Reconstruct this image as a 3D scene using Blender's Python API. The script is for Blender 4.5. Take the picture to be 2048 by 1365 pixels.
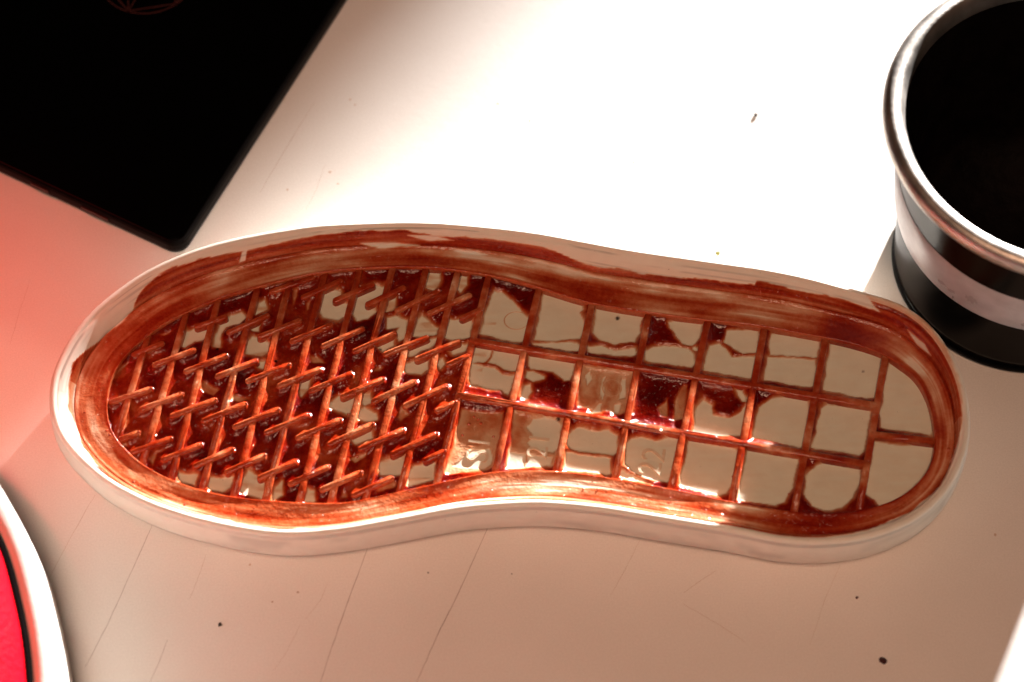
import bpy, bmesh, math, random
import numpy as np
random.seed(4); rng = np.random.RandomState(7)
for o in list(bpy.data.objects): bpy.data.objects.remove(o)
S = bpy.context.scene
C = S.collection
R = math.radians

# ------------------------------------------------------------------ camera
ELEV = R(60); HFOV = R(26); DIST = 0.14 / math.tan(HFOV / 2)
CAM = np.array([0, -DIST * math.cos(ELEV), DIST * math.sin(ELEV)])
cd = bpy.data.cameras.new('camera'); cam = bpy.data.objects.new('camera', cd); C.objects.link(cam)
cam.location = CAM; cam.rotation_euler = (R(90) - ELEV, 0, 0)
cd.sensor_width = 36; cd.lens = 18 / math.tan(HFOV / 2); cd.clip_start = .01; cd.clip_end = 50
cd.dof.use_dof = True; cd.dof.focus_distance = DIST - .012; cd.dof.aperture_fstop = 8.5
S.camera = cam

# ------------------------------------------------------------------ world, lamps, exposure
w = bpy.data.worlds.new('World'); S.world = w; w.use_nodes = True
bg = w.node_tree.nodes['Background']; bg.inputs[0].default_value = (1, .60, .45, 1); bg.inputs[1].default_value = .018
S.view_settings.view_transform = 'Standard'; S.view_settings.look = 'None'
S.view_settings.exposure = 0; S.view_settings.gamma = 1

SUN_AZ, SUN_EL = R(-118.8), R(8.8)            # direction in which the low window sun travels
SD = np.array([math.cos(SUN_AZ) * math.cos(SUN_EL), math.sin(SUN_AZ) * math.cos(SUN_EL), -math.sin(SUN_EL)])
from mathutils import Vector
def lamp(name, kind, loc, target, energy, color, **kw):
    l = bpy.data.lights.new(name, kind); o = bpy.data.objects.new(name, l); C.objects.link(o)
    o.location = loc; o.rotation_euler = (Vector(target) - Vector(loc)).to_track_quat('-Z', 'Y').to_euler()
    l.energy = energy; l.color = color
    for k, v in kw.items(): setattr(l, k, v)
    return o
HV = np.array([math.cos(SUN_AZ), math.sin(SUN_AZ), 0]); SN = np.array([-HV[1], HV[0], 0]); SV = HV * math.sin(SUN_EL) + np.array([0, 0, math.cos(SUN_EL)])
LPOS = -SD * 3                                # the sunbeam enters past a window edge: soft border of the beam left of the sole
edge_pt = np.array([-.035, .066, 0]); axis_pt = edge_pt + SN * .458 + SV * .20
half = math.acos(float(np.dot(axis_pt - LPOS, edge_pt - LPOS) / np.linalg.norm(axis_pt - LPOS) / np.linalg.norm(edge_pt - LPOS)))
lamp('window_sun', 'SPOT', LPOS, axis_pt, 3300, (1, .98, .95), spot_size=2 * half * 1.004, spot_blend=.012, shadow_soft_size=.032)
aim2 = np.array([-.1, 0, 0])
lamp('left_sun_fill', 'SPOT', aim2 - SD * 3, aim2, 230, (1, .55, .40), spot_size=R(16), spot_blend=.3, shadow_soft_size=.07)  # added weaker orange lamp, fills in dim sun and red bounce at the left
lamp('room_fill', 'SPOT', (-.02, -.50, 1.1), (-.005, -.10, 0), 66, (1, .585, .385), spot_size=R(22), spot_blend=1, shadow_soft_size=.25)
lamp('red_bounce_fill', 'SPOT', (-.40, .08, .55), (-.165, .002, 0), 11, (1, .04, .035), spot_size=R(16), spot_blend=1, shadow_soft_size=.02)  # added red lamp out of frame, standing in for red bounce light

# ------------------------------------------------------------------ helpers
FPX = 1024 / math.tan(HFOV / 2)
_f = -CAM / np.linalg.norm(CAM); _r = np.array([1., 0, 0]); _u = np.cross(_r, _f)
def at(x, y, z):                              # a traced point of the photograph laid on the horizontal plane at height z
    d = _f * FPX + _r * (x - 1024) + _u * (682.5 - y)
    return CAM + d * ((z - CAM[2]) / d[2])
def pix(P):                                   # world points -> traced coordinates
    v = P - CAM; q = v @ _f
    return np.stack([1024 + FPX * (v @ _r) / q, 682.5 - FPX * (v @ _u) / q], 1)
def obj(name, v, f, mat, parent=None, smooth=True):
    m = bpy.data.meshes.new(name); m.from_pydata([tuple(map(float, p)) for p in v], [], f); m.update()
    if mat: m.materials.append(mat)
    if smooth: m.polygons.foreach_set('use_smooth', [True] * len(m.polygons))
    o = bpy.data.objects.new(name, m); C.objects.link(o)
    if parent: o.parent = parent
    return o
def big_obj(name, V, F, mat, parent, attrs=None):   # quads from numpy
    m = bpy.data.meshes.new(name)
    m.vertices.add(len(V)); m.vertices.foreach_set('co', V.astype(np.float32).ravel())
    m.loops.add(F.size); m.loops.foreach_set('vertex_index', F.astype(np.int32).ravel())
    m.polygons.add(len(F)); m.polygons.foreach_set('loop_start', np.arange(0, F.size, 4, dtype=np.int32))
    m.polygons.foreach_set('use_smooth', np.ones(len(F), dtype=bool))
    m.update(calc_edges=True); m.validate()
    for k, a in (attrs or {}).items():
        at_ = m.attributes.new(k, 'FLOAT', 'POINT'); at_.data.foreach_set('value', a.astype(np.float32))
    m.materials.append(mat)
    o = bpy.data.objects.new(name, m); C.objects.link(o)
    if parent: o.parent = parent
    return o
def from_bm(name, bm, mat, parent=None, smooth=True):
    m = bpy.data.meshes.new(name); bm.to_mesh(m); bm.free(); m.materials.append(mat)
    if smooth: m.polygons.foreach_set('use_smooth', [True] * len(m.polygons))
    o = bpy.data.objects.new(name, m); C.objects.link(o)
    if parent: o.parent = parent
    return o
def thing(name, label, cat, loc=(0, 0, 0), group=None):
    o = bpy.data.objects.new(name, None); C.objects.link(o); o.location = loc
    o.empty_display_size = .01; o['label'] = label; o['category'] = cat
    if group: o['group'] = group
    return o
_tab = rng.rand(6, 256, 256)
def vnoise(x, y, k=0):
    x = np.asarray(x, float); y = np.asarray(y, float)
    xi = np.floor(x).astype(int); yi = np.floor(y).astype(int); fx = x - xi; fy = y - yi
    fx = fx * fx * (3 - 2 * fx); fy = fy * fy * (3 - 2 * fy); t = _tab[k]
    a = t[xi & 255, yi & 255]; b = t[(xi + 1) & 255, yi & 255]; c = t[xi & 255, (yi + 1) & 255]; d = t[(xi + 1) & 255, (yi + 1) & 255]
    return (a * (1 - fx) + b * fx) * (1 - fy) + (c * (1 - fx) + d * fx) * fy
def fnoise(x, y, k=0): return (vnoise(x, y, k) + .5 * vnoise(2.1 * x + 9, 2.1 * y + 3, k) + .25 * vnoise(4.3 * x + 5, 4.3 * y + 8, k)) / 1.75
def sstep(a, b, x): t = np.clip((x - a) / (b - a), 0, 1); return t * t * (3 - 2 * t)
def closed_spline(P, n):
    P = np.array(P, float); m = len(P); out = []
    for i in range(m):
        p0, p1, p2, p3 = P[i - 1], P[i], P[(i + 1) % m], P[(i + 2) % m]
        for t in np.arange(24) / 24:
            out.append(.5 * (2 * p1 + (p2 - p0) * t + (2 * p0 - 5 * p1 + 4 * p2 - p3) * t ** 2 + (3 * p1 - p0 - 3 * p2 + p3) * t ** 3))
    Q = np.array(out); Q2 = np.vstack([Q, Q[:1]]); L = np.r_[0, np.cumsum(np.hypot(*(Q2[1:] - Q2[:-1]).T))]
    s = np.linspace(0, L[-1], n, endpoint=False)
    Q = np.stack([np.interp(s, L, Q2[:, k]) for k in range(2)], 1)
    ker = np.hanning(int(n * .02) | 1); ker /= ker.sum(); h = len(ker) // 2
    return np.stack([np.convolve(np.r_[Q[-h:, k], Q[:, k], Q[:h, k]], ker, 'valid') for k in range(2)], 1)
def sdist(px, py, poly):                       # signed distance to polygon, negative inside
    poly = np.array(poly, float); d = np.full(px.shape, 1e9); ins = np.zeros(px.shape, bool)
    n = len(poly)
    for i in range(n):
        ax, ay = poly[i]; bx, by = poly[(i + 1) % n]; ex, ey = bx - ax, by - ay
        t = np.clip(((px - ax) * ex + (py - ay) * ey) / (ex * ex + ey * ey + 1e-12), 0, 1)
        d = np.minimum(d, np.hypot(px - ax - t * ex, py - ay - t * ey))
        c = ((ay > py) != (by > py)) & (px < ex * (py - ay) / (ey + 1e-12) + ax); ins ^= c
    return np.where(ins, -d, d)

# ------------------------------------------------------------------ materials
def newmat(name):
    m = bpy.data.materials.new(name); m.use_nodes = True
    return m, m.node_tree.nodes, m.node_tree.links, m.node_tree.nodes['Principled BSDF']
def mth(n, l, op, a, b=None, c=None):
    x = n.new('ShaderNodeMath'); x.operation = op
    for i, s in enumerate((a, b, c)):
        if s is None: continue
        if isinstance(s, (int, float)): x.inputs[i].default_value = s
        else: l.new(s, x.inputs[i])
    return x.outputs[0]
def noise(n, l, scale, detail=3, vec=None, rough=.55):
    x = n.new('ShaderNodeTexNoise'); x.inputs['Scale'].default_value = scale; x.inputs['Detail'].default_value = detail
    x.inputs['Roughness'].default_value = rough
    if vec is not None: l.new(vec, x.inputs['Vector'])
    return x.outputs['Fac']
def coords(n): return n.new('ShaderNodeTexCoord').outputs['Object']
def bump(n, l, b, h, strength, dist):
    x = n.new('ShaderNodeBump'); x.inputs['Strength'].default_value = strength; x.inputs['Distance'].default_value = dist
    l.new(h, x.inputs['Height']); l.new(x.outputs[0], b.inputs['Normal'])
def ramp(n, l, fac, stops):
    x = n.new('ShaderNodeValToRGB'); e = x.color_ramp.elements
    e[0].position, e[0].color = stops[0][0], (*stops[0][1], 1); e[1].position, e[1].color = stops[-1][0], (*stops[-1][1], 1)
    for p, c in stops[1:-1]: q = e.new(p); q.color = (*c, 1)
    l.new(fac, x.inputs[0]); return x.outputs[0]
RUB = (.80, .775, .69); RUBF = (.71, .71, .585)
SIG = (.72, 2.45, 3.5)
def glue_material(name, mode, RUB=RUB):
    """white rubber under a film of amber glue: the film's thickness t tints it by absorption and makes it glossy"""
    m, n, l, b = newmat(name); co = coords(n)
    if mode == 'attr':
        a = n.new('ShaderNodeAttribute'); a.attribute_name = 'glue'; t = a.outputs['Fac']
        fine = noise(n, l, 900, 3, co); t = mth(n, l, 'MULTIPLY', t, mth(n, l, 'MULTIPLY_ADD', fine, .7, .65))
    else:
        big = noise(n, l, 130, 4, co, .6)
        t = mth(n, l, 'MULTIPLY_ADD', mth(n, l, 'SUBTRACT', big, .38), 3.1, .66)
        t = mth(n, l, 'MAXIMUM', mth(n, l, 'MINIMUM', t, 1.7), .14)
    cc = n.new('ShaderNodeCombineColor'); sp = noise(n, l, 1500, 2, co)
    speck = mth(n, l, 'LESS_THAN', sp, .235)
    dirt = mth(n, l, 'SUBTRACT', 1, mth(n, l, 'MULTIPLY', speck, .55))
    if mode == 'attr':
        d = n.new('ShaderNodeAttribute'); d.attribute_name = 'dirt'
        dirt = mth(n, l, 'MULTIPLY', dirt, mth(n, l, 'SUBTRACT', 1, d.outputs['Fac']))
    mot = mth(n, l, 'MULTIPLY_ADD', noise(n, l, 220, 4, co), .16, .92)
    dirt = mth(n, l, 'MULTIPLY', dirt, mot)
    for i in range(3):
        e = mth(n, l, 'EXPONENT', mth(n, l, 'MULTIPLY', t, -SIG[i]))
        l.new(mth(n, l, 'MULTIPLY', mth(n, l, 'MULTIPLY', e, RUB[i]), dirt), cc.inputs[i])
    l.new(cc.outputs[0], b.inputs['Base Color'])
    wet = mth(n, l, 'MINIMUM', mth(n, l, 'MULTIPLY', t, 3.2), 1)
    l.new(mth(n, l, 'MULTIPLY_ADD', wet, -.42, .58), b.inputs['Roughness'])
    l.new(mth(n, l, 'MULTIPLY', wet, .22), b.inputs['Coat Weight']); b.inputs['Coat Roughness'].default_value = .045; b.inputs['Specular IOR Level'].default_value = .3
    h = mth(n, l, 'ADD', noise(n, l, 420, 3, co), mth(n, l, 'MULTIPLY', noise(n, l, 1600, 2, co), .35))
    bump(n, l, b, mth(n, l, 'MULTIPLY', h, mth(n, l, 'MULTIPLY_ADD', wet, .75, .25)), .45, .0007)
    x = n.new('ShaderNodeBump'); x.inputs['Strength'].default_value = .9; x.inputs['Distance'].default_value = .0012
    l.new(noise(n, l, 620, 2, co), x.inputs['Height']); l.new(x.outputs[0], b.inputs['Coat Normal'])
    return m
M_GA = glue_material('glue_on_rubber', 'attr')
M_GF = glue_material('glue_on_footbed', 'attr', RUBF)
M_GR = glue_material('glue_on_ribs', 'noise')
def simple(name, col, rough=.5, metal=0, spec=.5, bumps=None, coat=0, var=0):
    m, n, l, b = newmat(name); b.inputs['Base Color'].default_value = (*col, 1); b.inputs['Roughness'].default_value = rough
    b.inputs['Metallic'].default_value = metal; b.inputs['Specular IOR Level'].default_value = spec; b.inputs['Coat Weight'].default_value = coat
    co = coords(n)
    if var:
        f = noise(n, l, 140, 5, co)
        l.new(ramp(n, l, f, [(.25, tuple(c * (1 - var) for c in col)), (.75, tuple(min(1, c * (1 + var)) for c in col))]), b.inputs['Base Color'])
        l.new(mth(n, l, 'MULTIPLY_ADD', f, rough * .6, rough * .7), b.inputs['Roughness'])
    if bumps: bump(n, l, b, noise(n, l, bumps[0], 4, co), bumps[1], bumps[2])
    return m
M_BLACK = simple('black_gloss', (.0009, .0008, .0008), .16, spec=.05)
M_BLACKEDGE = simple('black_edge', (.0018, .0013, .0013), .35, spec=.04)
M_EMBLEM = simple('emblem_copper', (.085, .014, .011), .5, .0, var=.3)
M_CUPBLACK = simple('cup_black', (.0010, .0009, .0009), .2, spec=.04, var=.3)
M_STEEL = simple('brushed_steel', (.58, .54, .50), .44, 1.0, bumps=(600, .12, .0006), var=.3)
M_BAND = simple('silver_band', (.46, .45, .46), .30, .0, bumps=(900, .15, .0005), var=.22)
M_INK = simple('cup_inside', (.004, .0024, .0022), .6, spec=.06, bumps=(180, .4, .002), var=.6)
M_RED = simple('red_leather', (.62, .0010, .009), .6, spec=.03, bumps=(700, .7, .0014), var=.12)
M_WHITE = simple('white_rubber', (.80, .775, .72), .5, bumps=(900, .12, .0005), var=.05)
M_SHOEW = simple('sneaker_rubber', (.56, .54, .50), .55, bumps=(900, .15, .0005), var=.08)
M_BLK = simple('black_textile', (.004, .003, .003), .9, spec=0, bumps=(1500, .4, .0006))
M_LACE = simple('lace', (.42, .28, .30), .8, bumps=(2500, .6, .0006), var=.3)
M_CRUMB = simple('dark_crumb', (.03, .018, .014), .8, bumps=(3000, .6, .0006), var=.5)
M_CRUMBG = simple('olive_crumb', (.16, .15, .03), .8, bumps=(3000, .6, .0006), var=.4)
M_CRUMBR = simple('maroon_crumb', (.045, .004, .006), .6, bumps=(3000, .6, .0006), var=.4)
M_STAIN = simple('tan_spot', (.58, .45, .36), .6, var=.3)
M_SCR = simple('scratch_dirt', (.17, .09, .065), .8, var=.3)
M_SCR2 = simple('faint_scratch', (.56, .46, .40), .7, var=.2)

def table_mat():
    m, n, l, b = newmat('white_laminate'); co = coords(n)
    f = noise(n, l, 18, 6, co); g = noise(n, l, 2200, 2, co); s1 = noise(n, l, 700, 2, co, .4)
    v = n.new('ShaderNodeTexVoronoi'); v.inputs['Scale'].default_value = 95; l.new(co, v.inputs['Vector']); v.inputs['Randomness'].default_value = 1
    base = ramp(n, l, f, [(.3, (.76, .735, .705)), (.7, (.82, .80, .775))])
    grain = mth(n, l, 'MULTIPLY_ADD', g, .22, .89)
    cellr = n.new('ShaderNodeSeparateColor'); l.new(v.outputs['Color'], cellr.inputs[0])
    sz = mth(n, l, 'MULTIPLY', mth(n, l, 'SUBTRACT', cellr.outputs[0], .88), .40)
    speck = mth(n, l, 'MULTIPLY', mth(n, l, 'LESS_THAN', v.outputs['Distance'], sz), .65)
    k = mth(n, l, 'MULTIPLY', grain, mth(n, l, 'SUBTRACT', 1, speck))
    mx = n.new('ShaderNodeMix'); mx.data_type = 'RGBA'; mx.blend_type = 'MULTIPLY'; mx.inputs[0].default_value = 1
    kk = n.new('ShaderNodeCombineColor')
    for i in range(3): l.new(k, kk.inputs[i])
    l.new(base, mx.inputs[6]); l.new(kk.outputs[0], mx.inputs[7]); l.new(mx.outputs[2], b.inputs['Base Color'])
    b.inputs['Roughness'].default_value = .55; b.inputs['Specular IOR Level'].default_value = .22
    bump(n, l, b, noise(n, l, 350, 4, co), .12, .0004)
    return m
M_TABLE = table_mat()

# ------------------------------------------------------------------ table
tb = obj('table', [(-.9, -.75, 0), (.9, -.75, 0), (.9, .9, 0), (-.9, .9, 0), (-.9, -.75, -.03), (.9, -.75, -.03), (.9, .9, -.03), (-.9, .9, -.03)],
         [(0, 1, 2, 3), (7, 6, 5, 4), (0, 4, 5, 1), (1, 5, 6, 2), (2, 6, 7, 3), (3, 7, 4, 0)], M_TABLE, None, False)
tb['kind'] = 'structure'
def scratch(pts, wid, mat):
    P = [at(x, y, .00008)[:2] for x, y in pts]
    Q = []
    for a, b in zip(P[:-1], P[1:]):
        for t in np.arange(0, 1, .125): Q.append(a + (b - a) * t + rng.randn(2) * .00004)
    Q.append(P[-1]); n = len(Q); v = []; f = []
    for i, p in enumerate(Q):
        d = Q[min(i + 1, n - 1)] - Q[max(i - 1, 0)]; d = d / (np.hypot(*d) + 1e-9); q = np.array([-d[1], d[0]])
        ww = wid * (.35 + .65 * math.sin(math.pi * (i + .5) / n) ** .5) * (.7 + .6 * rng.rand()) / 2
        v += [(*(p + q * ww), .00006), (*(p - q * ww), .00006), ]
        if i: f.append((2 * i - 2, 2 * i - 1, 2 * i + 1, 2 * i))
    obj('scratch', v, f, mat, tb, False)
for pts, wd, mt in [
    ([(745, 1070), (712, 1160), (672, 1270), (636, 1380)], .00022, M_SCR),
    ([(982, 1040), (925, 1170), (880, 1260), (826, 1380)], .00026, M_SCR),
    ([(305, 1050), (260, 1150), (215, 1250), (170, 1335)], .00020, M_SCR),
    ([(190, 990), (150, 1060), (96, 1160)], .00022, M_SCR2),
    ([(412, 1110), (395, 1160), (378, 1200)], .00018, M_SCR2),
    ([(335, 1280), (318, 1325), (300, 1365)], .00016, M_SCR), ([(655, 1165), (642, 1200), (610, 1240)], .00015, M_SCR2),
    ([(600, 1250), (570, 1310), (548, 1340)], .00014, M_SCR2), ([(1280, 1080), (1250, 1140), (1222, 1190)], .00018, M_SCR2),
    ([(1366, 1187), (1400, 1162), (1432, 1142)], .00020, M_SCR2), ([(1366, 1208), (1430, 1245), (1490, 1284)], .00022, M_SCR2),
    ([(628, 205), (570, 300), (520, 385)], .00022, M_SCR2), ([(650, 330), (632, 380), (612, 420)], .00016, M_SCR2),
    ([(60, 560), (40, 620), (20, 690)], .00016, M_SCR2), ([(1680, 1130), (1650, 1200), (1620, 1290)], .00016, M_SCR2)]:
    scratch(pts, wd * .5, mt)
def crumb(x, y, r, mat, label, cat='crumb', flat=.6):
    bm = bmesh.new(); bmesh.ops.create_icosphere(bm, subdivisions=2, radius=r)
    for v in bm.verts:
        k = .65 + .7 * random.random(); v.co = Vector((v.co.x * k, v.co.y * k * 1.15, v.co.z * flat))
    o = from_bm('crumb', bm, mat); p = at(x, y, 0); o.location = (p[0], p[1], r * flat * .7); o.rotation_euler.z = random.random() * 6
    o['label'] = label; o['category'] = cat; return o
crumb(1512, 231, .0005, M_CRUMB, 'black crumb on the bright white table between tablet and cup')
crumb(1436, 508, .0006, M_CRUMBG, 'tiny olive green crumb on white table just behind the sole')
crumb(440, 1250, .0005, M_CRUMB, 'small black crumb on shaded table between sole and red sneaker')
crumb(1766, 1323, .0008, M_CRUMBR, 'round dark maroon crumb on shaded table in front of the heel')
crumb(1714, 1196, .00035, M_CRUMBR, 'tiny reddish crumb on shaded table right beside the heel curve')

# small tan spots dried on the table
def spot(x, y, r):
    p = at(x, y, 0); n = 10; a0 = random.random() * 6
    v = [(p[0], p[1], .0001)] + [(p[0] + r * (.6 + .8 * random.random()) * math.cos(i * 2 * math.pi / n + a0), p[1] + r * (.6 + .8 * random.random()) * math.sin(i * 2 * math.pi / n + a0), .00005) for i in range(n)]
    obj('dried_spot', v, [(0, 1 + i, 1 + (i + 1) % n) for i in range(n)], M_STAIN, tb, False)
for x, y, r in [(575, 380, .0003), (660, 345, .0004), (676, 368, .0003), (710, 210, .0003), (1268, 325, .0003), (1244, 373, .0003), (1596, 376, .0003), (1326, 103, .0003), (1774, 85, .0003), (1060, 242, .0003), (996, 208, .0003), (500, 1130, .0003), (596, 1185, .0003), (545, 1204, .0003), (1990, 1070, .0004), (700, 200, .0003), (1560, 460, .0003)]: spot(x, y, r)

# ------------------------------------------------------------------ the shoe sole
HT, ZL, ZR, ZF = .017, .0118, .0113, .0092
rim_px = [(99,779),(105,745),(118,715),(140,674),(177,627),(226,585),(285,544),(344,515),(402,493),(461,477),(519,465),(578,455),(637,447),(736,442),(809,440),(882,442),(955,448),(1014,454),(1087,464),(1173,480),(1261,496),(1378,513),(1478,527),(1521,533),(1608,550),(1708,577),(1790,602),(1837,628),(1875,664),(1908,715),(1930,770),(1940,835),(1938,880),(1925,925),(1893,985),(1830,1040),(1740,1075),(1644,1087),(1556,1082),(1478,1066),(1319,1040),(1202,1021),(1085,1011),(997,1014),(912,1022),(794,1044),(677,1064),(560,1071),(432,1052),(314,1018),(226,976),(168,932),(118,875),(100,823)]
led_px = [(212,820),(218,766),(244,716),(285,678),(344,637),(432,599),(519,572),(637,546),(736,535),(853,534),(983,550),(1085,577),(1173,603),(1290,624),(1422,640),(1526,653),(1658,676),(1731,694),(1775,711),(1805,732),(1834,755),(1860,804),(1872,877),(1860,936),(1819,983),(1761,1012),(1673,1027),(1585,1024),(1466,1005),(1349,980),(1232,959),(1114,943),(999,944),(941,953),(853,972),(765,992),(677,1007),(549,1003),(461,994),(373,972),(300,940),(256,905),(221,861)]
NP = 2400
rim = closed_spline([at(x, y, HT)[:2] for x, y in rim_px], NP)
led0 = closed_spline([at(x, y, ZL)[:2] for x, y in led_px], 3000)
sp0 = at(430, 770, ZL)[:2]; sp1 = at(1640, 850, ZL)[:2]
sv = sp1 - sp0; tt = np.clip(((rim - sp0) @ sv) / (sv @ sv), 0, 1); spine = sp0 + tt[:, None] * sv
led = np.zeros_like(rim); LE = np.roll(led0, -1, 0) - led0
for i in range(NP):
    d = spine[i] - rim[i]; den = d[0] * LE[:, 1] - d[1] * LE[:, 0]; q = led0 - rim[i]
    with np.errstate(all='ignore'):
        s = (q[:, 0] * LE[:, 1] - q[:, 1] * LE[:, 0]) / den; t = (q[:, 0] * d[1] - q[:, 1] * d[0]) / den
    ok = (t >= -1e-6) & (t <= 1 + 1e-6) & (s > 0) & (s < 1.2)
    led[i] = rim[i] + d * (s[ok].min() if ok.any() else .5)
tan = np.roll(rim, -3, 0) - np.roll(rim, 3, 0); tan /= np.hypot(*tan.T)[:, None]
nin = np.stack([-tan[:, 1], tan[:, 0]], 1)
if np.mean(np.sum(nin * (rim.mean(0) - rim), 1)) < 0: nin = -nin
arc = np.r_[0, np.cumsum(np.hypot(*(rim[1:] - rim[:-1]).T))]

sole = thing('shoe_sole', 'white rubber shoe sole lying open side up, smeared with wet red-brown glue', 'shoe sole', tuple(at(1024, 790, 0)))
S0 = np.array(sole.location)
glue_poly = [(137,820),(138,770),(146,725),(177,701),(209,672),(244,646),(264,622),(268,607),(285,578),(320,549),(344,537),(402,520),(461,508),(490,502),(578,483),(640,472),(706,464),(809,461),(824,467),(911,476),(930,474),(999,480),(1087,496),(1126,511),(1158,523),(1200,535),(1232,537),(1290,550),(1372,560),(1390,556),(1413,559),(1453,565),(1509,571),(1513,562),(1535,565),(1579,580),(1644,591),(1688,600),(1732,618),(1766,629),(1740,596),(1722,580),(1740,583),(1800,606),(1850,640),(1895,700),(1922,770),(1926,833),(1909,907),(1880,974),(1821,1024),(1731,1061),(1644,1074),(1556,1073),(1439,1058),(1319,1033),(1202,1010),(1085,1002),(997,1006),(912,1013),(794,1034),(677,1056),(549,1058),(432,1036),(373,1030),(285,1001),(226,969),(197,937),(168,896),(147,837)]
white_streaks = [[(815,471),(870,472),(908,481),(860,482)], [(484,505),(494,500),(490,522),(478,526)], [(905,500),(950,503),(975,510),(940,512)], [(1815,660),(1850,690),(1862,712),(1835,690)], [(720,487),(790,485),(840,492),(760,497)]]
def glue_cover(P):                              # 0 outside the glue line, 1 inside
    p = pix(P); jit = (fnoise(P[:, 0] * 260, P[:, 1] * 260, 1) - .5) * 7
    c = sstep(1.6, -1.6, sdist(p[:, 0], p[:, 1], glue_poly) + jit)
    for q in white_streaks: c *= sstep(-1, 3, sdist(p[:, 0], p[:, 1], q) + jit * .4)
    return c
def ring_mesh(name, rows, zs, glue, dirt, mat):
    V = np.concatenate([np.c_[r, np.broadcast_to(z, (NP,))] for r, z in zip(rows, zs)])
    K = len(rows); i = np.arange(NP); j = (i + 1) % NP; F = []
    for k in range(K - 1): F.append(np.stack([k * NP + i, k * NP + j, (k + 1) * NP + j, (k + 1) * NP + i], 1))
    F = np.concatenate(F)[:, ::-1]
    return big_obj(name, V - S0, F, mat, sole, {'glue': glue(V, K), 'dirt': dirt(V, K)})
u_ = arc * 1000; UL = u_[-1] + .25
def per(fn, u): m = sstep(.86 * UL, UL, u); return fn(u) * (1 - m) + fn(u - UL) * m
# outer wall, rim and inner wall
prof = [(.0052, 0), (.0040, .0002), (.0024, .0011), (.0010, .0026), (.0000, .0046), (-.0006, .0068), (-.0008, .0090), (-.0007, .0112), (-.0004, .0132), (-.0001, .0140)]
for k in range(10): prof.append((-.0001, .0142 + .00022 * k))
prof += [(.0001, HT - .0004), (.0005, HT - .0001), (.0011, HT), (.0016, HT - .0002), (.0018, HT - .0007), (.0020, HT - .0007), (.0023, HT - .0008)]
rows, zs = [], []
for k, (dd, z) in enumerate(prof):
    x = dd
    if .0142 <= z <= HT - .0003 and dd <= .0001:     # knurled band under the rim
        kk = k - 10
        x = dd + .00016 * np.sin(u_ * 2 * np.pi / .95 + (kk % 2) * np.pi) * np.sin(np.pi * (kk + .5) / 11)
        rows.append(rim + nin * np.asarray(x)[:, None])
    else: rows.append(rim + nin * x)
    zs.append(z)
inner0 = rim + nin * .0023; led_out = rim + (led - rim) * .40
NW = 14
for k in range(1, NW + 1):
    t = k / NW; e = t ** .8
    rows.append(inner0 * (1 - e) + led_out * e)
    zs.append((HT - .0008) + (ZL - HT + .0008) * (t - .10 * np.sin(np.pi * t)) + .00010 * np.sin(u_ * .13 + 5 * t))
NPROF = len(prof)
def gl_wall(V, K):
    g = glue_cover(V); k = np.repeat(np.arange(K), NP); u = np.tile(u_, K); vv = (k - NPROF) / NW
    far = np.tile(rim[:, 1] > spine[:, 1], K)
    st = per(lambda u: fnoise(u * .035 + 300, vv * 5 + u * .004 + 50, 0), u); blot = per(lambda u: fnoise(u * .11 + 300, vv * 2.2, 2), u)
    t = .55 + 1.1 * (st - .45) * 2 + .5 * (blot - .5)
    t = np.where(far, t + .45, t * .75 + .1)
    t = np.clip(t, .08, 1.9) * g
    t[k < NPROF - 2] *= np.where(np.tile(rim[:, 0] > .092, K), .25, .0)[k < NPROF - 2] * sstep(.0148, .0165, V[k < NPROF - 2, 2])
    return t
def dirt_wall(V, K):
    k = np.repeat(np.arange(K), NP); u = np.tile(u_, K); d = np.zeros(K * NP)
    m = (k == NPROF - 2) | (k == NPROF - 1); d[m] = (.40 * sstep(.50, .62, fnoise(u * .07, u * 0 + k * .3, 3)))[m]
    m = k >= NPROF; d[m] = (.28 * sstep(.52, .72, fnoise(u * .05, k * .9, 4)))[m]
    m = k < 9; d[m] = (.22 * sstep(.55, .75, fnoise(u * .06, k * .5, 5)))[m]
    return d
wall = ring_mesh('sidewall', rows, zs, gl_wall, dirt_wall, M_GA)
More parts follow.
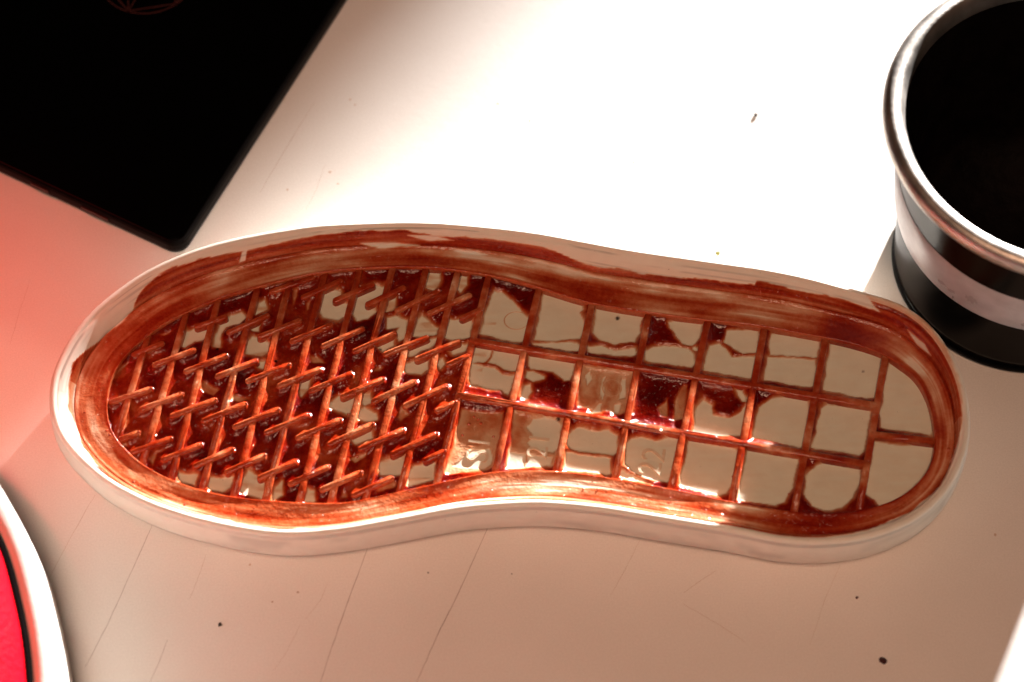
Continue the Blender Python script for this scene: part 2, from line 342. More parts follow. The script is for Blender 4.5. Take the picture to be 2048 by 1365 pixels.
# ledge that runs round the footbed
rows, zs = [], []
NLD = 18
for k in range(NLD + 1):
    t = k / NLD; rows.append(led_out * (1 - t) + led * t)
    zs.append(ZL + .0009 * (1 - sstep(0, .18, t)) * .0 + .00035 * np.exp(-((t - .04) / .05) ** 2) - .0003 * np.sin(np.pi * t) + .00009 * np.sin(u_ * .21 + 7 * t) + .0002 * (fnoise(u_ * .09, u_ * 0 + t * 6, 2) - .5))
nled = spine - led; nled /= np.hypot(*nled.T)[:, None]
for dx, dz in [(.00015, -.0001), (.00028, -.0004), (.00034, -.0014), (.0004, -.0022), (.0005, -.0042)]:
    rows.append(led + nled * dx); zs.append(ZL + dz)
def gl_led(V, K):
    g = np.maximum(glue_cover(V), .0); k = np.repeat(np.arange(K), NP); u = np.tile(u_, K); vv = k / NLD
    far = np.tile(rim[:, 1] > spine[:, 1], K); p = pix(V)
    st = per(lambda u: fnoise(u * .022 + 240, vv * 6 + u * .006 + 50, 1), u); blot = per(lambda u: fnoise(u * .075 + 207, vv * 1.6 + 3, 3), u); fine = per(lambda u: vnoise(u * .10 + 200, vv * 16, 4), u)
    t = .52 + 1.5 * (st - .5) + 1.5 * (blot - .5) + .35 * (fine - .5)
    t = np.where(far, t + .18, t + .22)
    dark = .9 * np.exp(-((p[:, 0] - 830) / 95) ** 2) * (p[:, 1] < 600) * sstep(.25, .5, vv) + 1.0 * np.exp(-((p[:, 0] - 1700) / 70) ** 2) * far + .9 * np.exp(-((p[:, 0] - 1640) / 110) ** 2) * (p[:, 1] > 950)
    light = .35 * np.exp(-((p[:, 0] - 1520) / 70) ** 2) * (p[:, 1] > 980) + .1 * np.exp(-((p[:, 0] - 1130) / 60) ** 2) * (p[:, 1] > 900)
    t = np.clip(t + dark - light, .10, 1.9)
    t = np.where(k > NLD, np.maximum(t, .75), t) + .5 * np.exp(-((vv - 1) / .05) ** 2) + .35 * np.exp(-(vv / .06) ** 2)
    return t * np.maximum(g, np.where(vv > .25, 1, 0))
ledge = ring_mesh('ledge', rows, zs, gl_led, lambda V, K: np.zeros(len(V)), M_GA)

# ribs: traced centre lines at rib-top height
long_ribs = [((295,675),(230,880)),((372,628),(283,930)),((436,598),(342,960)),((516,572),(402,982)),((580,560),(466,995)),((650,546),(530,1001)),((720,537),(597,1006)),((786,533),(660,1007)),((852,536),(730,1000)),((916,542),(798,985)),((978,550),(873,968)),
 ((1078,576),(990,944)),((1185,604),(1112,944)),((1298,626),(1230,956)),((1416,641),(1342,978)),((1530,652),(1464,1003)),((1652,674),(1588,1024)),((1772,710),(1718,1022))]
cross_ribs = [((942,680),(1752,810)),((918,790),(1737,928)),((1745,868),(1872,882))]
bars = [((537,584),(631,552)),((601,596),(686,558)),((665,602),(750,566)),((730,610),(812,572)),((789,622),(879,580)),((853,628),(944,587)),((919,637),(965,617)),
 ((388,654),(455,631)),((452,666),(540,628)),((514,675),(604,638)),((578,684),(667,646)),((641,694),(730,654)),((704,704),(794,663)),((765,710),(859,672)),((829,719),(922,680)),((891,731),(940,709)),
 ((262,710),(329,684)),((303,731),(393,697)),((366,744),(455,709)),((429,754),(517,719)),((490,763),(580,728)),((553,773),(643,736)),((616,783),(706,745)),((680,794),(768,757)),((742,804),(832,761)),((805,813),(897,769)),((869,823),(913,803)),
 ((217,805),(303,776)),((276,820),(367,786)),((338,833),(433,798)),((401,843),(493,806)),((464,855),(559,817)),((527,866),(619,828)),((590,877),(682,838)),((654,890),(747,846)),((715,899),(809,858)),((780,910),(875,866)),((846,922),(892,900)),
 ((232,882),(279,863)),((259,906),(344,875)),((320,921),(404,887)),((383,934),(467,897)),((448,945),(531,909)),((514,957),(594,921)),((575,969),(659,931)),((638,981),(724,943)),((702,992),(786,954))]
segs = []
def rib(name, a, b, wid, ztop, ext, rounded):
    A = at(*a, ztop)[:2]; B = at(*b, ztop)[:2]; d = B - A; L = np.hypot(*d); d /= L; q = np.array([-d[1], d[0]])
    A = A - d * ext; B = B + d * ext; L += 2 * ext
    segs.append((A, B, wid / 2))
    h = wid / 2; zb = ZF - .0008; outline = []
    if rounded:
        for k in range(7): an = math.pi / 2 + math.pi * k / 6; outline.append((h * math.cos(an), h * math.sin(an)))
        for k in range(7): an = -math.pi / 2 + math.pi * k / 6; outline.append((L + h * math.cos(an), h * math.sin(an)))
    else:
        n = max(2, int(L / .006))
        for k in range(n + 1): outline.append((L * (1 - k / n), h * (1 + .022 * rng.randn())))
        for k in range(n + 1): outline.append((L * k / n, -h * (1 + .022 * rng.randn())))
    m = len(outline); v = []; o2 = np.array(outline); c = np.array([L / 2, 0])
    def ringv(ins, z, jit=0):
        for x, y in outline:
            sx = min(1, max(0, (L / 2 - abs(x - L / 2) + h) / (2 * h)))
            yy = y * (1 - ins / h); xx = x + (ins if x < L / 2 else -ins) * (1 if rounded else 0) * (1 - min(1, max(0, sx)))
            w_ = A + d * xx + q * yy; v.append((w_[0] - S0[0], w_[1] - S0[1], z + jit * rng.randn() * .00006))
    for ins, z in [(-.00025, zb), (-.0001, ztop - .0011), (0, ztop - .0004), (.00012, ztop - .00016), (.00030, ztop)]: ringv(ins, z, 1 if z > ztop - .001 else 0)
    f = []
    for r in range(4):
        for i in range(m): j = (i + 1) % m; f.append((r * m + i, r * m + j, (r + 1) * m + j, (r + 1) * m + i))
    f.append(tuple(4 * m + i for i in range(m)))
    o = obj(name, v, f, M_GR, sole)
    return o
for a, b in long_ribs: rib('rib', a, b, .0019, ZR, .0006, False)
for a, b in cross_ribs: rib('cross_rib', a, b, .0020, ZR + .0001, .0003, False)
for a, b in bars: rib('short_bar', a, b, .0017, ZR + .00018, -.0009, True)

# footbed: fine height field, glue film with clear islands traced cell by cell
K_ = 600 / 2048
def cr(ox, oy, pts): return [(ox + x * K_, oy + y * K_) for x, y in pts]
c1, c2, c3, c4, c5, c6, c7, c8 = (80, 420), (560, 420), (80, 720), (560, 720), (880, 480), (880, 760), (1380, 480), (1380, 760)
clear = [  # heel
 cr(*c5, [(370,350),(430,360),(500,420),(560,490),(610,540),(600,620),(580,700),(500,700),(270,650),(300,560),(330,430)]),
 cr(*c5, [(720,360),(800,365),(900,400),(975,440),(980,480),(955,500),(985,560),(990,620),(960,680),(800,690),(640,690),(660,580),(690,480),(700,400)]),
 cr(*c5, [(630,710),(760,695),(940,705),(965,730),(960,765),(900,765),(640,720)]),
 cr(*c5, [(1070,460),(1110,455),(1200,480),(1380,500),(1390,520),(1370,640),(1330,700),(1200,715),(1090,690),(1045,640),(1060,540)]),
 cr(*c5, [(1010,730),(1080,720),(1200,755),(1330,740),(1340,780),(1330,805),(1270,800),(1010,775)]),
 cr(*c5, [(1560,560),(1640,545),(1780,560),(1800,580),(1770,680),(1720,725),(1660,720),(1620,670),(1600,640),(1570,600)]),
 cr(*c5, [(1400,760),(1460,730),(1530,720),(1600,730),(1700,750),(1735,790),(1740,850),(1720,875),(1500,850),(1400,830)]),
 cr(*c5, [(1722,735),(1740,728),(1760,745),(1758,770),(1738,775),(1720,757)]),
 cr(*c7, [(250,620),(320,612),(470,620),(480,650),(455,780),(360,780),(290,745),(230,700)]),
 cr(*c7, [(130,730),(210,710),(250,750),(290,800),(320,805),(360,795),(450,800),(440,940),(400,950),(90,890),(100,800)]),
 cr(*c7, [(555,645),(620,640),(700,660),(800,665),(880,680),(890,700),(870,810),(700,800),(540,790),(540,700)]),
 cr(*c7, [(525,800),(700,808),(865,822),(850,1010),(830,1015),(500,960)]),
 cr(*c7, [(960,695),(1050,710),(1200,750),(1310,790),(1300,860),(1280,1080),(1200,1090),(905,1035),(930,880)]),
 cr(*c7, [(1360,830),(1450,880),(1560,970),(1620,1060),(1650,1150),(1660,1300),(1650,1340),(1290,1290),(1300,1150)]),
 cr(*c8, [(1260,430),(1400,440),(1680,450),(1650,600),(1560,740),(1430,820),(1300,870),(1260,830),(1200,790),(1220,600)]),
 cr(*c5, [(240,730),(360,745),(320,830),(300,840),(215,840)]),
 cr(*c5, [(370,750),(560,775),(545,840),(525,905),(440,890),(380,850),(330,845),(350,800)]),
 cr(*c5, [(215,850),(290,870),(380,880),(430,930),(505,930),(500,980),(460,1060),(440,1055),(420,1030),(210,990),(200,940)]),
 cr(*c5, [(610,785),(700,800),(930,835),(910,900),(890,970),(850,970),(810,930),(770,900),(620,890),(600,860)]),
 cr(*c5, [(590,900),(640,900),(715,935),(710,960),(640,980),(580,950)]),
 cr(*c5, [(570,1000),(620,990),(630,1040),(590,1085),(555,1070)]),
 cr(*c5, [(990,930),(1030,900),(1040,960),(1000,1000)]), cr(*c5, [(1110,940),(1135,930),(1110,970),(1130,1060),(1115,1090),(1090,1050)]),
 cr(*c5, [(1240,950),(1270,950),(1265,1080),(1220,1090)]), cr(*c5, [(1090,1120),(1110,1120),(1090,1180),(1030,1180)]), cr(*c5, [(1190,1130),(1240,1120),(1220,1190),(1185,1190)]),
 cr(*c7, [(20,1290),(40,1150),(90,1090),(150,1130),(160,1190),(270,1215),(350,1180),(380,1120),(385,1200),(360,1350),(10,1330)]),
 cr(*c7, [(310,1030),(350,1030),(390,1080),(385,1115),(350,1105),(320,1060)]),
 cr(*c8, [(470,190),(560,130),(650,120),(800,135),(815,160),(780,440),(750,465),(420,400),(440,280)]),
 cr(*c8, [(890,200),(940,170),(1220,200),(1240,220),(1190,500),(1160,520),(830,470),(860,330)]),
 cr(*c6, [(130,570),(200,500),(340,480),(360,540),(350,580),(300,610),(100,590)]),
 cr(*c6, [(590,330),(640,270),(720,260),(800,280),(835,320),(810,460),(770,500),(620,480),(600,430),(630,380)]),
 cr(*c6, [(480,490),(590,510),(580,600),(460,595)]), cr(*c6, [(600,515),(770,530),(760,590),(700,600),(590,590)]),
 cr(*c6, [(870,410),(900,350),(960,325),(1080,350),(1150,345),(1210,380),(1205,500),(1180,525),(900,480),(870,450)]),
 cr(*c6, [(860,500),(900,495),(1170,540),(1170,650),(840,610)]),
 cr(*c6, [(1265,450),(1300,400),(1380,390),(1480,415),(1560,395),(1630,400),(1610,520),(1580,660),(1550,710),(1450,690),(1330,640),(1260,580)]),
 cr(*c6, [(1250,610),(1330,650),(1430,715),(1180,655)]),
 cr(*c6, [(1700,410),(1850,440),(2010,470),(2040,490),(2010,680),(1960,780),(1900,795),(1640,730),(1640,650)]),
 cr(*c8, [(390,480),(730,535),(740,560),(700,740),(650,840),(580,865),(320,825),(350,650)]),
 cr(*c8, [(860,580),(940,570),(1165,610),(1170,700),(1110,820),(1030,880),(920,900),(830,870),(775,790),(790,660)]),
 # forefoot
 cr(*c1, [(970,860),(1050,820),(1140,800),(1160,830),(1120,890),(1050,890),(990,940),(960,930)]),
 cr(*c1, [(1240,780),(1310,720),(1370,710),(1400,740),(1360,770),(1270,800),(1230,860),(1230,940),(1190,940),(1200,860)]),
 cr(*c1, [(1490,650),(1530,630),(1545,680),(1470,720)]), cr(*c1, [(1410,920),(1450,870),(1560,910),(1560,980),(1520,1000),(1410,990)]),
 cr(*c1, [(1440,800),(1500,780),(1490,830),(1450,830)]), cr(*c1, [(1490,1050),(1545,1040),(1530,1085),(1480,1070)]),
 cr(*c2, [(300,570),(350,550),(410,565),(410,590),(360,610),(370,630),(460,650),(450,720),(390,750),(300,735),(275,680)]),
 cr(*c2, [(500,620),(560,560),(660,520),(720,530),(700,580),(640,620),(660,700),(600,750),(520,760),(495,710)]),
 cr(*c2, [(740,610),(790,605),(780,680),(730,700)]), cr(*c2, [(1020,410),(1100,415),(1090,480),(1050,550),(990,540)]),
 cr(*c2, [(1240,440),(1280,440),(1275,520),(1230,560),(1215,540)]), cr(*c2, [(740,740),(800,730),(870,760),(850,880),(810,900),(790,850),(820,800),(730,810)]),
 cr(*c2, [(940,760),(970,735),(1080,810),(1070,850),(910,870)]), cr(*c2, [(1130,800),(1160,750),(1310,760),(1300,870),(1180,890),(1130,870)]),
 cr(*c2, [(660,940),(700,910),(780,890),(770,930),(690,970)]), cr(*c2, [(880,950),(960,910),(1070,880),(1050,930),(930,990),(880,1000)]),
 cr(*c2, [(1160,950),(1210,920),(1280,930),(1260,970),(1180,985)]), cr(*c2, [(850,1060),(900,1040),(1010,1040),(1010,1090),(960,1120),(860,1110)]),
 cr(*c2, [(1080,1050),(1110,1020),(1130,1050),(1090,1090)]),
 cr(*c4, [(345,300),(400,260),(500,270),(500,310),(470,380),(340,330)]), cr(*c4, [(560,230),(610,230),(620,300),(570,310)]),
 cr(*c4, [(530,370),(570,330),(660,370),(660,410),(590,420),(540,410)]), cr(*c4, [(670,730),(720,690),(850,660),(855,700),(830,790),(680,790)]),
 cr(*c4, [(880,780),(910,730),(1060,710),(1050,830),(870,865)]), cr(*c4, [(500,560),(570,500),(630,490),(630,530),(520,580)]),
 cr(*c4, [(160,970),(190,900),(230,910),(235,975)]),
 cr(*c3, [(1140,830),(1190,810),(1240,820),(1290,790),(1320,800),(1300,880),(1240,900),(1160,890)]), cr(*c3, [(940,780),(1070,790),(1060,850),(950,820)]),
 cr(*c3, [(1390,820),(1430,760),(1530,830),(1520,950),(1370,910)]), cr(*c3, [(1600,890),(1650,830),(1650,920),(1590,960)]),
 cr(*c3, [(1830,890),(1870,900),(1870,970),(1800,970)]), cr(*c3, [(1770,200),(1800,140),(1850,130),(1830,200),(1780,250)])]
thin = [cr(*c1, [(500,1150),(560,1080),(610,1040),(610,1060),(540,1130),(500,1180)]), cr(*c1, [(800,870),(880,830),(910,835),(850,870)]),
 cr(*c2, [(620,1120),(660,1080),(720,1080),(690,1110)]), cr(*c2, [(200,1000),(260,1000),(320,1060),(220,1060)]), cr(*c2, [(90,560),(130,540),(130,600),(90,670)]), cr(*c2, [(180,640),(215,620),(205,680),(185,700)]),
 cr(*c4, [(410,960),(420,890),(460,930),(465,955)]), cr(*c4, [(660,890),(760,830),(800,850),(790,890),(650,925)]), cr(*c4, [(470,690),(520,660),(600,640),(590,670),(510,720)]), cr(*c4, [(800,400),(830,310),(890,380),(830,430)]),
 cr(*c3, [(740,690),(790,630),(870,610),(800,650),(770,740)]), cr(*c3, [(1220,570),(1250,530),(1240,600)]), cr(*c3, [(1080,180),(1130,150),(1230,210),(1180,260),(1110,230)]), cr(*c3, [(1290,290),(1330,240),(1440,270),(1380,300)]), cr(*c3, [(560,470),(590,410),(605,430),(585,480)]),
 cr(*c5, [(960,850),(1350,900),(1320,1210),(930,1150)]), cr(*c6, [(150,200),(440,220),(430,330),(370,620),(20,660)]), cr(*c6, [(500,200),(860,270),(800,600),(450,610)]),
 cr(*c5, [(1480,1150),(1560,1080),(1560,1220),(1500,1210)]), cr(*c5, [(1620,1050),(1660,990),(1690,1000),(1670,1250),(1590,1240),(1600,1100)]), cr(*c3, [(540,580),(600,560),(610,600),(560,610)])]
G = .00036
lo = led.min(0) - .001; hi = led.max(0) + .001
nx, ny = ((hi - lo) / G).astype(int); gx, gy = np.meshgrid(lo[0] + np.arange(nx) * G, lo[1] + np.arange(ny) * G)
X, Y = gx.ravel(), gy.ravel()
sd_led = sdist(X, Y, led[::6])
keep = sd_led < .0004
P3 = np.c_[X, Y, np.full(len(X), ZF)]; pp = pix(P3)
px_ = pp[:, 0]; py_ = pp[:, 1]
jx = (fnoise(X * 330, Y * 330, 0) - .5) * 7; jy = (fnoise(X * 330 + 40, Y * 330, 1) - .5) * 7
px_ = px_ + jx; py_ = py_ + jy
heel = sstep(930, 990, pp[:, 0] + .28 * (pp[:, 1] - 760))
t = np.where(heel > .5, 2.2, 2.05) + 3.0 * (fnoise(X * 125, Y * 125, 2) - .5) + .5 * (fnoise(X * 500, Y * 500, 3) - .5)
t += .5 * np.exp(-((pp[:, 0] - 1305) / 40) ** 2 - ((pp[:, 1] - 790) / 45) ** 2)
def poly_mask(q, soft0, soft1):
    q = np.array(q); m = keep & (px_ > q[:, 0].min() - 8) & (px_ < q[:, 0].max() + 8) & (py_ > q[:, 1].min() - 8) & (py_ < q[:, 1].max() + 8)
    out = np.zeros(len(X)); out[m] = sstep(soft1, soft0, sdist(px_[m], py_[m], q)); return out
for q in thin:
    a = poly_mask(q, -4, 3); t = t * (1 - a) + a * (.42 + .9 * (fnoise(X * 300, Y * 200, 4) - .45))
dmin = np.full(len(X), 20.)
for q in clear:
    q = np.array(q); gr = .6 if q[0][0] > 955 else 2.2
    m = keep & (px_ > q[:, 0].min() - 16) & (px_ < q[:, 0].max() + 16) & (py_ > q[:, 1].min() - 16) & (py_ < q[:, 1].max() + 16)
    dmin[m] = np.minimum(dmin[m], sdist(px_[m], py_[m], q) - gr)
clr = sstep(2.2, -2.4, dmin)
t = t * (.34 + .66 * sstep(0, 10, dmin + 5 * (fnoise(X * 420, Y * 420, 4) - .5)))
film = sstep(.60, .78, fnoise(X * 90 + 3, Y * 420, 5)) * .20 * (heel < .5) + .05 * fnoise(X * 200, Y * 900, 1)
edge = 4 * clr * (1 - clr)
# fillets of glue standing against every rib and along the ledge
dr = np.full(len(X), 1.)
for A, B, h in segs:
    e = B - A; s = np.clip(((X - A[0]) * e[0] + (Y - A[1]) * e[1]) / (e @ e), 0, 1)
    dr = np.minimum(dr, np.hypot(X - A[0] - s * e[0], Y - A[1] - s * e[1]) - h)
dr = np.minimum(dr, -sd_led)
men = np.exp(-np.maximum(dr, 0) / .0008)
t = np.clip(t, .3, 3.2); tt_ = t * (1 - clr) + film * clr
hgt = .0004 * np.clip(t, 0, 1.6) * (1 - clr) + .0010 * men * (1 - .75 * clr) + .00008 * fnoise(X * 400, Y * 400, 2)
tt_ = tt_ + .25 * edge * (1 - clr)
dirt_f = np.zeros(len(X))
for x, y, r in [(1235, 637, 4.5), (435, 703, 3), (552, 726, 3), (505, 772, 3), (1116, 841, 4), (503, 735, 2), (690, 842, 2), (1727, 745, 2), (760, 700, 2.5)]:
    dirt_f = np.maximum(dirt_f, sstep(r + 1, r - 1, np.hypot(px_ - x, py_ - y)) * .95)
kq = keep.reshape(ny, nx); idx = -np.ones(len(X), int); idx[keep] = np.arange(keep.sum()); idx = idx.reshape(ny, nx)
quad = np.stack([idx[:-1, :-1], idx[:-1, 1:], idx[1:, 1:], idx[1:, :-1]], 2).reshape(-1, 4); quad = quad[(quad >= 0).all(1)]
VF = np.c_[X, Y, ZF + hgt][keep] - S0
big_obj('footbed', VF, quad, M_GF, sole, {'glue': tt_[keep], 'dirt': dirt_f[keep]})
# outsole plate that closes the underside
base = (rim + nin * .0048)[::12]; nb = len(base)
obj('outsole', [(*(p - S0[:2]), .0001) for p in base] + [(*(p - S0[:2]), .003) for p in base],
    [tuple(range(nb))[::-1], tuple(range(nb, 2 * nb))] + [(i, (i + 1) % nb, nb + (i + 1) % nb, nb + i) for i in range(nb)], M_WHITE, sole, False)

# glue-coloured beads added on bar tips, ribs and ledge to catch sun glints
M_BEAD = simple('glue_glint_bead', (.42, .07, .025), .12, spec=1.0, coat=1.0)
bv, bf = [], []
def bead(x, y, z, r, h=.6):
    k0 = len(bv); n = 10; a0 = rng.rand() * 6
    p = np.array([x, y, z]) - S0
    for q in range(4):
        c, s_ = math.cos(q * math.pi / 7.2), math.sin(q * math.pi / 7.2)
        for i in range(n): a = a0 + i * 2 * math.pi / n; bv.append((p[0] + r * c * math.cos(a), p[1] + r * c * math.sin(a) * .9, p[2] + r * h * s_))
    bv.append((p[0], p[1], p[2] + r * h))
    for q in range(3):
        for i in range(n): j = (i + 1) % n; bf.append((k0 + q * n + i, k0 + q * n + j, k0 + (q + 1) * n + j, k0 + (q + 1) * n + i))
    for i in range(n): bf.append((k0 + 3 * n + i, k0 + 3 * n + (i + 1) % n, k0 + 4 * n))
for a, b in bars:
    if b[1] > 745 or rng.rand() < .15:
        p = at(b[0] - 1, b[1] + 1, ZR); d_ = .00035 + .00025 * rng.rand(); bead(p[0], p[1], ZR - .0002, d_, 1.0)
    for _ in range(2):
        if rng.rand() < .35 and b[1] > 740:
            t_ = rng.rand(); x_, y_ = a[0] + (b[0] - a[0]) * t_ + 18 * rng.randn(), a[1] + (b[1] - a[1]) * t_ + 12 * rng.randn(); p = at(x_, y_, ZF); bead(p[0], p[1], ZF + .0004, .0002 + .0003 * rng.rand(), .8)
for _ in range(60):
    i_ = rng.randint(NP); f_ = rng.rand()
    if rim[i_, 1] > spine[i_, 1]: continue
    p = led_out[i_] * (1 - f_) + led[i_] * f_; bead(p[0], p[1], ZL - .0001, .00018 + .0003 * rng.rand() ** 2, .4)
for x_, y_ in [(938, 850), (925, 872), (957, 840), (962, 848), (917, 838), (948, 835), (987, 875), (528, 764), (545, 770), (697, 830), (640, 742), (590, 790), (600, 800), (1018, 888), (1466, 955), (1462, 983), (1605, 1017), (1225, 925), (1222, 967), (1578, 990), (990, 935), (1000, 905), (870, 800), (885, 806), (715, 915), (790, 845), (785, 835), (700, 850)]:
    p = at(x_, y_, ZF); bead(p[0], p[1], ZF + .0003, .0003 + .0002 * rng.rand(), .9)
bo = obj('glue_glint_beads', bv, bf, M_BEAD, sole); bo['kind'] = 'stuff'

# raised moulding marks in the cells
def letters(txt, x, y, size, rot, name='embossed_lettering', mat=M_GF):
    c = bpy.data.curves.new(name, 'FONT'); c.body = txt; c.size = size; c.extrude = .00022; c.bevel_depth = .00007; c.align_x = 'CENTER'; c.align_y = 'CENTER'
    c.offset = -.00009
    t_ = bpy.data.objects.new('tmp', c); C.objects.link(t_); bpy.context.view_layer.update()
    m = bpy.data.meshes.new_from_object(t_.evaluated_get(bpy.context.evaluated_depsgraph_get())); bpy.data.objects.remove(t_)
    m.name = name; m.materials.clear(); m.materials.append(mat)
    o = bpy.data.objects.new(name, m); C.objects.link(o); o.parent = sole
    p = at(x, y, ZF) - S0; o.location = (p[0], p[1], ZF - S0[2] + .00012); o.rotation_euler.z = rot
    a_ = m.attributes.new('glue', 'FLOAT', 'POINT'); a_.data.foreach_set('value', np.full(len(m.vertices), .12, np.float32))
    return o
letters('S', 957, 913, .0085, R(82)); letters('I', 961, 886, .0085, R(82)); letters('2', 1310, 910, .0088, R(80)); letters('2', 1302, 938, .0088, R(80)); letters('21', 1079, 892, .008, R(82))
def ring_mark(x, y, r, wid, a0=0, a1=2 * math.pi, sx=1):
    p = at(x, y, ZF); n = 28; v = []; f = []
    for i in range(n + 1):
        a = a0 + (a1 - a0) * i / n
        for rr, z in ((r - wid, -.0001), (r - wid / 2, .0003), (r, -.0001)):
            v.append((p[0] - S0[0] + rr * math.cos(a) * sx, p[1] - S0[1] + rr * math.sin(a), ZF + z))
        if i:
            for k in range(2): f.append((3 * i - 3 + k, 3 * i - 2 + k, 3 * i + 1 + k, 3 * i + k))
    o = obj('embossed_ring', v, f, M_GF, sole)
    a_ = o.data.attributes.new('glue', 'FLOAT', 'POINT'); a_.data.foreach_set('value', np.full(len(v), .25, np.float32))
ring_mark(1224, 777, .0028, .0006); ring_mark(1224, 774, .0058, .0007, R(20), R(160)); ring_mark(1033, 642, .0030, .0005, sx=1.2); ring_mark(966, 857, .0026, .0005, R(-20), R(200))

# ------------------------------------------------------------------ tablet
ZT = .0066
corner = at(363, 513, .002)[:2]; e1 = np.array([math.cos(R(64.8)), math.sin(R(64.8))]); e2 = np.array([math.cos(R(152)), math.sin(R(152))])
tab = thing('tablet', 'black glossy tablet with a fine copper line emblem, lying on the table behind the toe', 'tablet', (*corner, 0))
def slab(inset, r, W_, H_, levels, name, mat):
    out = []
    x0, y0, x1, y1 = inset, inset, W_ - inset, H_ - inset; r = max(r - inset, .0005)
    for cx, cy, a in ((x1 - r, y1 - r, 0), (x0 + r, y1 - r, 90), (x0 + r, y0 + r, 180), (x1 - r, y0 + r, 270)):
        for k in range(9): an = R(a + 90 * k / 8); out.append((cx, cy, math.cos(an), math.sin(an), r))
    v = []; m = len(out)
    for ins, z in levels:
        for cx, cy, c, s, r_ in out:
            p = e2 * (cx + (r_ - ins) * c) + e1 * (cy + (r_ - ins) * s); v.append((p[0], p[1], z))
    f = [tuple(range(m))[::-1]]
    for k in range(len(levels) - 1):
        for i in range(m): j = (i + 1) % m; f.append((k * m + i, k * m + j, (k + 1) * m + j, (k + 1) * m + i))
    f.append(tuple((len(levels) - 1) * m + i for i in range(m)))
    v = [(-x if False else x, y, z) for x, y, z in v]
    o = obj(name, v, f, mat, tab, False); return o
slab(0, .0048, .125, .19, [(.0012, 0.0001), (.0003, .0010), (0, .0024), (0, .0046), (.0002, .0056), (.0006, .0062), (.0010, .0063)], 'case', M_BLACKEDGE)
slab(.0009, .0048, .125, .19, [(0, .0060), (0, .0064), (.0003, ZT)], 'glass', M_BLACK)
for s0, ln in ((.024, .009), (.044, .006)):
    p = e2 * s0; q = e2 * (s0 + ln); n_ = -e1 * .00035; v = []
    for z in (.0026, .0040):
        for a in (p, q): v += [(*(a + e1 * .0006), z), (*(a + n_), z)]
    obj('side_button', v, [(0, 1, 3, 2), (4, 6, 7, 5), (1, 5, 7, 3), (0, 2, 6, 4), (0, 4, 5, 1), (2, 3, 7, 6)], simple('button_red', (.03, .008, .007), .4), tab, False)
# emblem: ring and net of straight lines, raised a hair above the glass
ec = at(295, -47, ZT)[:2]; er = np.hypot(*(at(292, 28, ZT)[:2] - ec))
def ribbon(pts, wid):
    v = []; f = []; n = len(pts)
    for i, p in enumerate(pts):
        d = pts[min(i + 1, n - 1)] - pts[max(i - 1, 0)]; d = d / np.hypot(*d); q = np.array([-d[1], d[0]]) * wid / 2
        a = p + q - corner; b = p - q - corner; v += [(a[0], a[1], ZT + .00012), (b[0], b[1], ZT + .00012)]
        if i: f.append((2 * i - 2, 2 * i - 1, 2 * i + 1, 2 * i))
    return v, f
V_, F_ = [], []
def addr(pts, wid=.00032):
    v, f = ribbon(pts, wid); k = len(V_); V_.extend(v); F_.extend([tuple(i + k for i in q) for q in f])
addr([ec + er * np.array([math.cos(a), math.sin(a)]) for a in np.linspace(0, 2 * math.pi, 73)])
nl = at(258, 20, ZT)[:2]; nr = at(351, 8, ZT)[:2]
def onc(p): d = p - ec; return ec + d / np.hypot(*d) * er * .985
nodes = [onc(nl), onc(nr)] + [ec + er * .985 * np.array([math.cos(R(a)), math.sin(R(a))]) for a in (-5, 65, 118, 185)]
for i in range(6): addr([nodes[i], nodes[(i + 1) % 6]]) if i != 5 else addr([nodes[5], nodes[0]])
hub = ec + np.array([.001, .0035]); up = ec + np.array([-.0045, .001])
for i, j in ((0, 4), (1, 3), (0, 3)): addr([nodes[i], nodes[j]], .00028)
for nd in nodes: addr([nd + np.array([-.0006, 0]), nd + np.array([.0006, 0])], .0009)
obj('emblem', V_, F_, M_EMBLEM, tab, False)

# ------------------------------------------------------------------ cup
CC = (.1412, .0247); RB, RT, HC = .0352, .0453, .070
cup = thing('metal_cup', 'black glossy tapered cup with silver rim and silver band, standing behind the heel', 'cup', (*CC, 0))
def lathe(name, prof_, mat, n=96, close=False):
    v = []; f = []
    for r_, z in prof_:
        for i in range(n): a = 2 * math.pi * i / n; v.append((r_ * math.cos(a), r_ * math.sin(a), z))
    for k in range(len(prof_) - 1):
        for i in range(n): j = (i + 1) % n; f.append((k * n + i, k * n + j, (k + 1) * n + j, (k + 1) * n + i))
    if close: f.append(tuple((len(prof_) - 1) * n + i for i in range(n)))
    return obj(name, v, f, mat, cup)
def rb(z): return RB + (RT - .0012 - RB) * (z / .066) ** 1.35
lathe('foot_ring', [(RB - .004, .0001), (RB - .0004, .0003), (RB + .0002, .0012), (RB, .0026), (RB - .0006, .0032)], M_CUPBLACK)
lathe('body', [(RB - .0008, .0030)] + [(rb(z) - .0003, z) for z in np.linspace(.0036, .0644, 26)], M_CUPBLACK)
lathe('silver_band', [(rb(z_) + o_, z_) for z_, o_ in ((.0265, -.0004), (.0277, .0003), (.033, .0006), (.038, .0006), (.0430, .0003), (.0442, -.0004))], M_BAND)
lathe('rim', [(rb(.0645) - .0006, .0648), (RT + .0002, .0648), (RT + .0012, .0653), (RT + .0018, .0660), (RT + .0021, .0668), (RT + .0022, .0676), (RT + .0020, .0688), (RT + .0012, .0697), (RT + .0004, .0701), (RT - .0008, .0702), (RT - .0016, .0700), (RT - .0022, .0696), (RT - .0028, .0688), (RT - .0034, .0676), (RT - .0039, .0655)], M_STEEL)
lathe('liner', [(RT - .0037, .0657), (RT - .0052, .060), (RT - .0085, .045), (RT - .0120, .020), (RT - .014, .012), (.0005, .0118)], M_INK, close=True)

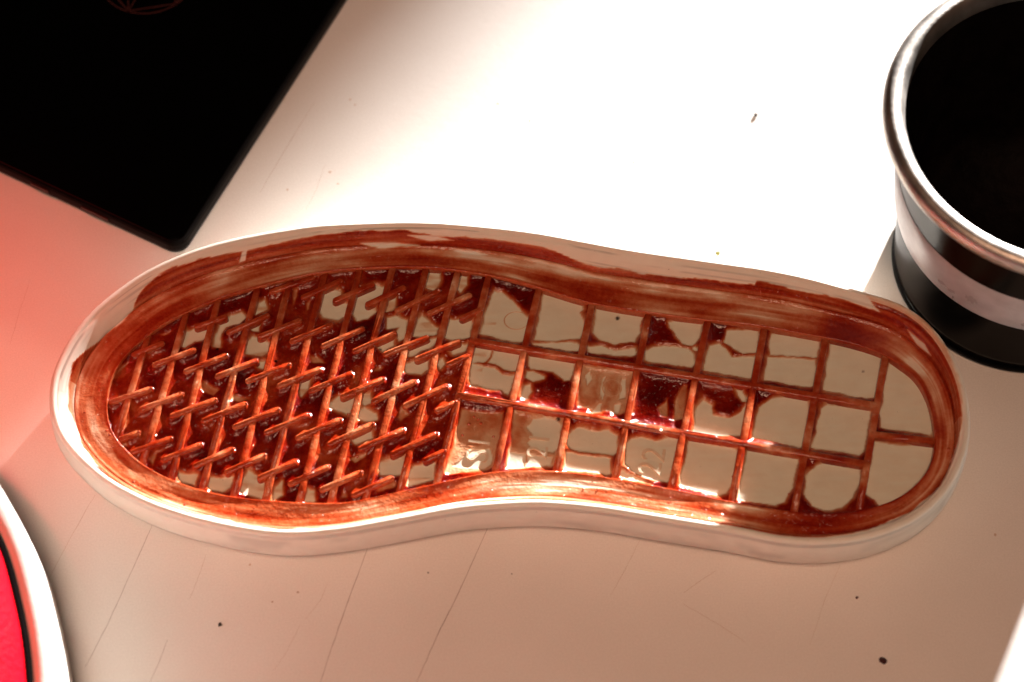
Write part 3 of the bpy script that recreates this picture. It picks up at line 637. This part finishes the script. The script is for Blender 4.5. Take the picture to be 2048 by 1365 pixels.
# ------------------------------------------------------------------ red sneaker, mostly outside the frame
HS = .027
sh = thing('red_sneaker', 'red leather sneaker with white rubber sole standing in front of the toe', 'sneaker', tuple(at(-260, 1300, 0)))
s0_ = np.array(sh.location)
right = [at(x, y, 0)[:2] for x, y in ((-60, 925), (0, 990), (47, 1062), (100, 1164), (130, 1265), (150, 1365), (160, 1480))]
ax = right[-1] - right[-2]; ax /= np.hypot(*ax); lat = np.array([ax[1], -ax[0]])
if lat[0] > 0: lat = -lat
tail = [right[-1] + ax * s + lat * o for s, o in ((.03, .001), (.06, .004), (.10, .009), (.14, .010), (.17, .014), (.19, .022), (.20, .040))]
left = [right[-1] + ax * s + lat * o for s, o in ((.19, .060), (.16, .069), (.11, .072), (.06, .080), (.02, .088), (-.02, .092), (-.055, .088), (-.082, .076))]
tip = [right[0] + np.array([-.012, .010]), right[0] + np.array([-.030, .017])]
ol = closed_spline(right + tail + left + tip[::-1], 260)
N2 = len(ol); tn = np.roll(ol, -2, 0) - np.roll(ol, 2, 0); tn /= np.hypot(*tn.T)[:, None]; ni = np.stack([-tn[:, 1], tn[:, 0]], 1)
if np.mean(np.sum(ni * (ol.mean(0) - ol), 1)) < 0: ni = -ni
def shell(name, levels, mat, cap=False):
    V = []; f = []
    for dd, z in levels:
        r_ = ol + ni * dd; V += [(p[0] - s0_[0], p[1] - s0_[1], z) for p in r_]
    for k in range(len(levels) - 1):
        for i in range(N2): j = (i + 1) % N2; f.append((k * N2 + i, k * N2 + j, (k + 1) * N2 + j, (k + 1) * N2 + i))
    f = [q[::-1] for q in f]
    if cap: f.append(tuple((len(levels) - 1) * N2 + i for i in range(N2)))
    return obj(name, V, f, mat, sh)
shell('midsole', [(.0030, .0001), (.0012, .0006), (.0004, .0018), (0, .0040), (.0002, .0110), (.0007, .0116), (.0006, .0124), (.0001, .0130), (.0002, .0190), (.0008, .0245), (.0018, HS - .0006), (.0028, HS), (.0056, HS), (.0064, HS - .0010)], M_SHOEW)
shell('welt', [(.0060, HS - .0016), (.0064, HS + .0002), (.0074, HS + .0010), (.0082, HS + .0004), (.0086, HS - .002)], M_BLK)
spn0, spn1 = ol.mean(0) + ax * -.05, ol.mean(0) + ax * .06
sv2 = spn1 - spn0; tq = np.clip(((ol - spn0) @ sv2) / (sv2 @ sv2), 0, 1); spn = spn0 + tq[:, None] * sv2
V = []; f = []; LV = 16
s_along = ((ol - ol.mean(0)) @ ax); s_along = (s_along - s_along.min()) / np.ptp(s_along)
for k in range(LV):
    q = k / (LV - 1); a = q * math.pi / 2 * .93
    base_ = ol + ni * .0082
    inn = (1 - math.cos(a)) * .72 - .06 * math.sin(2 * a)
    p = base_ + (spn - base_) * inn
    z = HS - .002 + math.sin(a) * (.024 + .040 * sstep(.35, .85, s_along))
    V += [(p[i, 0] - s0_[0], p[i, 1] - s0_[1], z[i]) for i in range(N2)]
    if k:
        for i in range(N2): j = (i + 1) % N2; f.append(((k - 1) * N2 + i, k * N2 + i, k * N2 + j, (k - 1) * N2 + j))
obj('upper', V, f, M_RED, sh)
lp = at(8, 1133, HS + .004) - s0_; bm = bmesh.new(); bmesh.ops.create_cube(bm, size=1)
bmesh.ops.scale(bm, vec=(.009, .0022, .0013), verts=bm.verts); bmesh.ops.bevel(bm, geom=bm.edges[:], offset=.0005, segments=2, affect='EDGES')
lo_ = from_bm('lace_end', bm, M_LACE, sh); lo_.location = (lp[0] - .0045, lp[1], HS + .0024); lo_.rotation_euler.z = R(-32)
